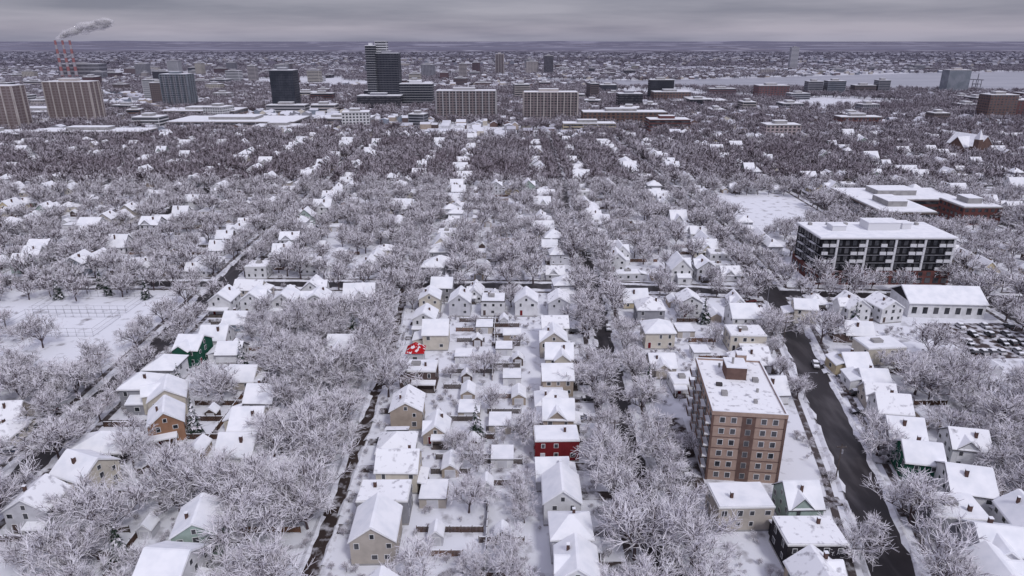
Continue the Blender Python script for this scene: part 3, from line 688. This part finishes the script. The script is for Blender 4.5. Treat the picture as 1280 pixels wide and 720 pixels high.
# ------------------------------------------------------------------ trees
tr=random.Random(42); ntree=[0]
def tree(x,y,sc=None,con=False):
    sc=sc or tr.choice([tr.uniform(.75,1.05),tr.uniform(1.0,1.4)])
    if con: put('snowy_spruce_tree',tr.choice(CONI),x,y,0,tr.uniform(0,6.3),sc)
    else: put('bare_deciduous_tree',tr.choice(NEAR if y<230 else MIDT),x,y,0,tr.uniform(0,6.3),(sc*tr.uniform(.95,1.15),sc*tr.uniform(.95,1.15),sc*tr.uniform(.85,1.05)))
    occ_add(x,y,2.0); ntree[0]+=1
FARP=[]
for (x,y) in [(-85,159),(-87.6,200),(-9.4,156),(-186,262),(-168,266),(-80,112),(-150,262),(40,178),(-100,183),(-176,275),(-56,222),(72,236),(126,232)]: tree(x,y,tr.uniform(.75,1.05),True)
for (x,y,s) in [(-58,134,1.35),(-49,127,1.25),(-47,141,1.3),(-84.6,118,1.3),(-80,129,1.3),(-90,110,1.2),(-72,134,1.2),(-9.7,127,1.0),(62,131,.85),(-18,104,.95),(-76,141,1.15),(-54,114,1.25),(-52,103,1.1),(-85,105,1.1),(0,104,.9),(48,180,1),(-110,104,1),(-6,172,.7),(2,135,.6),(45,150,.7),(90,128,.6),(120,135,1.1)]:
    if free(x,y,1): tree(x,y,s)
for si,(nm,pts,w,ns) in enumerate(STREETS):
    P=resample(pts,10); NN=offs(P)
    for s in (-1,1):
        for (x0,y0),(nx,ny) in zip(P,NN):
            x=x0+s*nx*(w/2+1.9+tr.uniform(0,1.4)); y=y0+s*ny*(w/2+1.8)+tr.uniform(-2.5,2.5)
            if y<94 or abs(x)>.8*y+22: continue
            pskip=.12
            if nm=='avenue' and y<262: pskip=.78
            if nm=='lane' and y<250: pskip=.8 if s<0 else .2
            if ns==0: pskip=.35
            if tr.random()<pskip or not free(x,y,.8): continue
            if any(sdist(x,y,q[1])<q[2]/2+1 for j,q in enumerate(STREETS) if j!=si): continue
            if y>480: FARP.append((x,y,tr.uniform(.8,1.15))); occ_add(x,y,1.8)
            else: tree(x,y)
def rnd_trees(n,x0,x1,y0,y1,rad=3,smin=.7,smax=1.15):
    for _ in range(n):
        x=tr.uniform(x0,x1); y=tr.uniform(y0,y1)
        if abs(x)>.8*y+22: continue
        if not free(x,y,rad) or neardist(x,y)<1.8: continue
        if inzone(x,y,1.5) and not (x<-131): continue
        if y>480: FARP.append((x,y,tr.uniform(smin,smax))); occ_add(x,y,1.8)
        else: tree(x,y,tr.uniform(smin,smax))
rnd_trees(170,-80,-46,120,245,2.8,.9,1.45)
rnd_trees(75,-165,-126,110,190,3,.95,1.45)
rnd_trees(45,-240,-130,180,202,3.0); rnd_trees(50,-260,-131,258,274,2.5)
rnd_trees(14,-230,-135,205,258,3)
rnd_trees(100,114,156,120,205,2.8,.9,1.35)
rnd_trees(40,195,240,180,255,3); rnd_trees(20,60,100,170,262,2,.6,.9)
rnd_trees(50,-20,8,100,262,2,.4,.9); rnd_trees(60,-104,-60,95,240,2,.65,1.1)
rnd_trees(4500,-560,560,290,480,2.3,.7,1.25)
rnd_trees(9500,-600,600,485,735,1.8,.75,1.2)
print('trees',ntree[0],len(FARP))

# ---- instanced masses: each kind is instanced on the faces of a carrier mesh
def scatter(name, groups, rng):
    root=bpy.data.objects.new(name,None); COL.objects.link(root); k=0
    for pts,meshes in groups:
        lists=[[] for _ in meshes]
        for p in pts: lists[rng.randrange(len(meshes))].append(p)
        for L_,me in zip(lists,meshes):
            v=[];f=[]
            for p in L_:
                a=rng.uniform(0,6.283); s=p[2]*.7071; i=len(v)
                for q in range(4): v.append((p[0]+s*math.cos(a+q*math.pi/2),p[1]+s*math.sin(a+q*math.pi/2),0))
                f.append((i,i+1,i+2,i+3))
            cm=bpy.data.meshes.new('%s_positions'%name); cm.from_pydata(v,[],f); cm.update()
            car=bpy.data.objects.new('%s_positions_%d'%(name,k),cm); COL.objects.link(car); car.parent=root
            car.instance_type='FACES'; car.use_instance_faces_scale=True; car.instance_faces_scale=1.0
            car.show_instancer_for_render=False; car.show_instancer_for_viewport=False
            ch=bpy.data.objects.new('%s_kind_%d'%(name,k),me); COL.objects.link(ch); ch.parent=car; k+=1
far=random.Random(77); G2=[];G3=[]
def clump(x,y,s): return math.sin(x/s+math.sin(y/s*1.3)*1.7)+math.sin(y/(s*1.6)+x/(s*2.3))
for (n,y0,y1,s0,s1,G) in ((11000,735,1500,.8,1.2,FARP),(11000,1450,2700,.75,1.05,G2),(7000,2600,5800,.8,1.2,G3)):
    for _ in range(n):
        y=math.sqrt(far.uniform(y0*y0,y1*y1)); x=far.uniform(-.8,.8)*y
        if inpoly(x,y,WPOLY) or inpoly(x,y+30,WPOLY) or (y<1500 and not free(x,y,1)): continue
        if inzone(x,y): continue
        if clump(x,y,90 if y<1500 else 170)<-1.3: continue
        G.append((x,y,far.uniform(s0,s1)))
scatter('distant_trees',[(FARP,FARM(1.15,4)),(G2,FARM(1.7)),(G3,FARM(3.0))],far)
SH=[]
for _ in range(3400):
    y=far.uniform(96,300); x=far.uniform(-.8,.8)*y
    if neardist(x,y)<.8 or not free(x,y,.3) or inzone(x,y): continue
    SH.append((x,y,far.uniform(.08,.22)))
scatter('garden_shrubs',[(SH,MIDT[:3])],far)

dh=MB(); wl=[W['white'],W['cream'],W['grey'],W['tan'],BROWNB,W['bluegrey'],W['white2'],W['brown']]
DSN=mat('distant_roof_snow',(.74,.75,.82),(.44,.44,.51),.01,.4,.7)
for (n,y0,y1,k) in ((3200,735,1500,1),(4200,1500,2700,1.1),(3400,2700,5500,1.5)):
    for _ in range(n):
        y=math.sqrt(far.uniform(y0*y0,y1*y1)); x=far.uniform(-.8,.8)*y
        if clump(x+400,y,230)<-.9: continue
        x=round(x/20)*20+far.uniform(-6,6)
        if inpoly(x,y,WPOLY) or inpoly(x,y-12,WPOLY) or inpoly(x,y+12,WPOLY): continue
        if y<1700 and not free(x,y,3): continue
        if y<1500: occ_add(x,y,4)
        w=far.uniform(4,6)*k; d=far.uniform(4.5,7)*k; h=far.uniform(3.5,6.5)*k; rh=far.uniform(1.5,3)*k; ax=far.random()<.5
        if far.random()<.04: w*=3; d*=2; rh=.3
        if ax: w,d=d,w
        m=dh.mi(far.choice(wl)); s=dh.mi(DSN); i=len(dh.v)
        dh.v+=[(x-w,y-d,0),(x+w,y-d,0),(x+w,y+d,0),(x-w,y+d,0),(x-w,y-d,h),(x+w,y-d,h),(x+w,y+d,h),(x-w,y+d,h)]
        dh.f+=[(i,i+1,i+5,i+4),(i+1,i+2,i+6,i+5),(i+2,i+3,i+7,i+6),(i+3,i,i+4,i+7)]; dh.m+=[m]*4
        if ax:
            dh.v+=[(x-w,y,h+rh),(x+w,y,h+rh)]; dh.f+=[(i+4,i+5,i+9,i+8),(i+7,i+6,i+9,i+8),(i+4,i+7,i+8),(i+5,i+6,i+9)]; dh.m+=[s,s,m,m]
        else:
            dh.v+=[(x,y-d,h+rh),(x,y+d,h+rh)]; dh.f+=[(i+4,i+7,i+9,i+8),(i+5,i+6,i+9,i+8),(i+4,i+5,i+8),(i+7,i+6,i+9)]; dh.m+=[s,s,m,m]
put('distant_houses',dh.mesh('distant_houses'))

# ------------------------------------------------------------------ sky & light
sd=Vector((.35,-.55,.76)).normalized()
wd=bpy.data.worlds.new('World'); scene.world=wd; wd.use_nodes=True; nt=wd.node_tree; N=nt.nodes; L=nt.links
bg=N['Background']; bg.inputs[1].default_value=.1
sk=N.new('ShaderNodeTexSky'); sk.sky_type='NISHITA'; sk.sun_disc=False; sk.sun_elevation=math.asin(sd.z); sk.sun_rotation=math.atan2(sd.x,sd.y)
tc=N.new('ShaderNodeTexCoord'); mp=N.new('ShaderNodeMapping'); mp.inputs['Scale'].default_value=(2,2,22)
no=N.new('ShaderNodeTexNoise'); no.inputs['Scale'].default_value=1.7; no.inputs['Detail'].default_value=6; no.inputs['Roughness'].default_value=.5
L.new(tc.outputs['Generated'],mp.inputs[0]); L.new(mp.outputs[0],no.inputs['Vector'])
cr_=N.new('ShaderNodeValToRGB'); e=cr_.color_ramp.elements; e[0].position=.34; e[0].color=(.25,.252,.34,1); e[1].position=.66; e[1].color=(.47,.455,.545,1)
L.new(no.outputs[0],cr_.inputs[0])
sx=N.new('ShaderNodeSeparateXYZ'); L.new(tc.outputs['Generated'],sx.inputs[0])
gr=N.new('ShaderNodeValToRGB'); ge=gr.color_ramp.elements; ge[0].position=0; ge[0].color=(.082,.082,.087,1)
ge[1].position=1; ge[1].color=(.18,.18,.18,1)
for p,c in ((.012,(.090,.087,.089,1)),(.035,(.078,.078,.080,1)),(.06,(.072,.072,.074,1)),(.25,(.12,.12,.122,1))):
    q=ge.new(p); q.color=c
L.new(sx.outputs['Z'],gr.inputs[0])
m1=N.new('ShaderNodeMix'); m1.data_type='RGBA'; m1.blend_type='MULTIPLY'; m1.inputs[0].default_value=1
L.new(cr_.outputs[0],m1.inputs[6]); L.new(gr.outputs[0],m1.inputs[7])
sc=N.new('ShaderNodeVectorMath'); sc.operation='SCALE'; sc.inputs['Scale'].default_value=100; L.new(m1.outputs[2],sc.inputs[0])
m2=N.new('ShaderNodeMix'); m2.data_type='RGBA'; m2.inputs[0].default_value=.9; L.new(sk.outputs[0],m2.inputs[6]); L.new(sc.outputs[0],m2.inputs[7])
L.new(m2.outputs[2],bg.inputs[0])
sl=bpy.data.lights.new('sun','SUN'); sl.energy=1.5; sl.angle=math.radians(10); sl.color=(1,.985,.98)
so=bpy.data.objects.new('sun',sl); so.rotation_euler=sd.to_track_quat('Z','Y').to_euler(); COL.objects.link(so)
scene.view_settings.view_transform='Standard'; scene.view_settings.look='None'; scene.view_settings.exposure=0
cam=bpy.data.cameras.new('camera'); cam.lens=24; cam.sensor_width=36; cam.clip_end=60000; cam.clip_start=1
co=bpy.data.objects.new('camera',cam); co.location=(0,0,100); co.rotation_euler=(math.radians(70),0,0); COL.objects.link(co); scene.camera=co
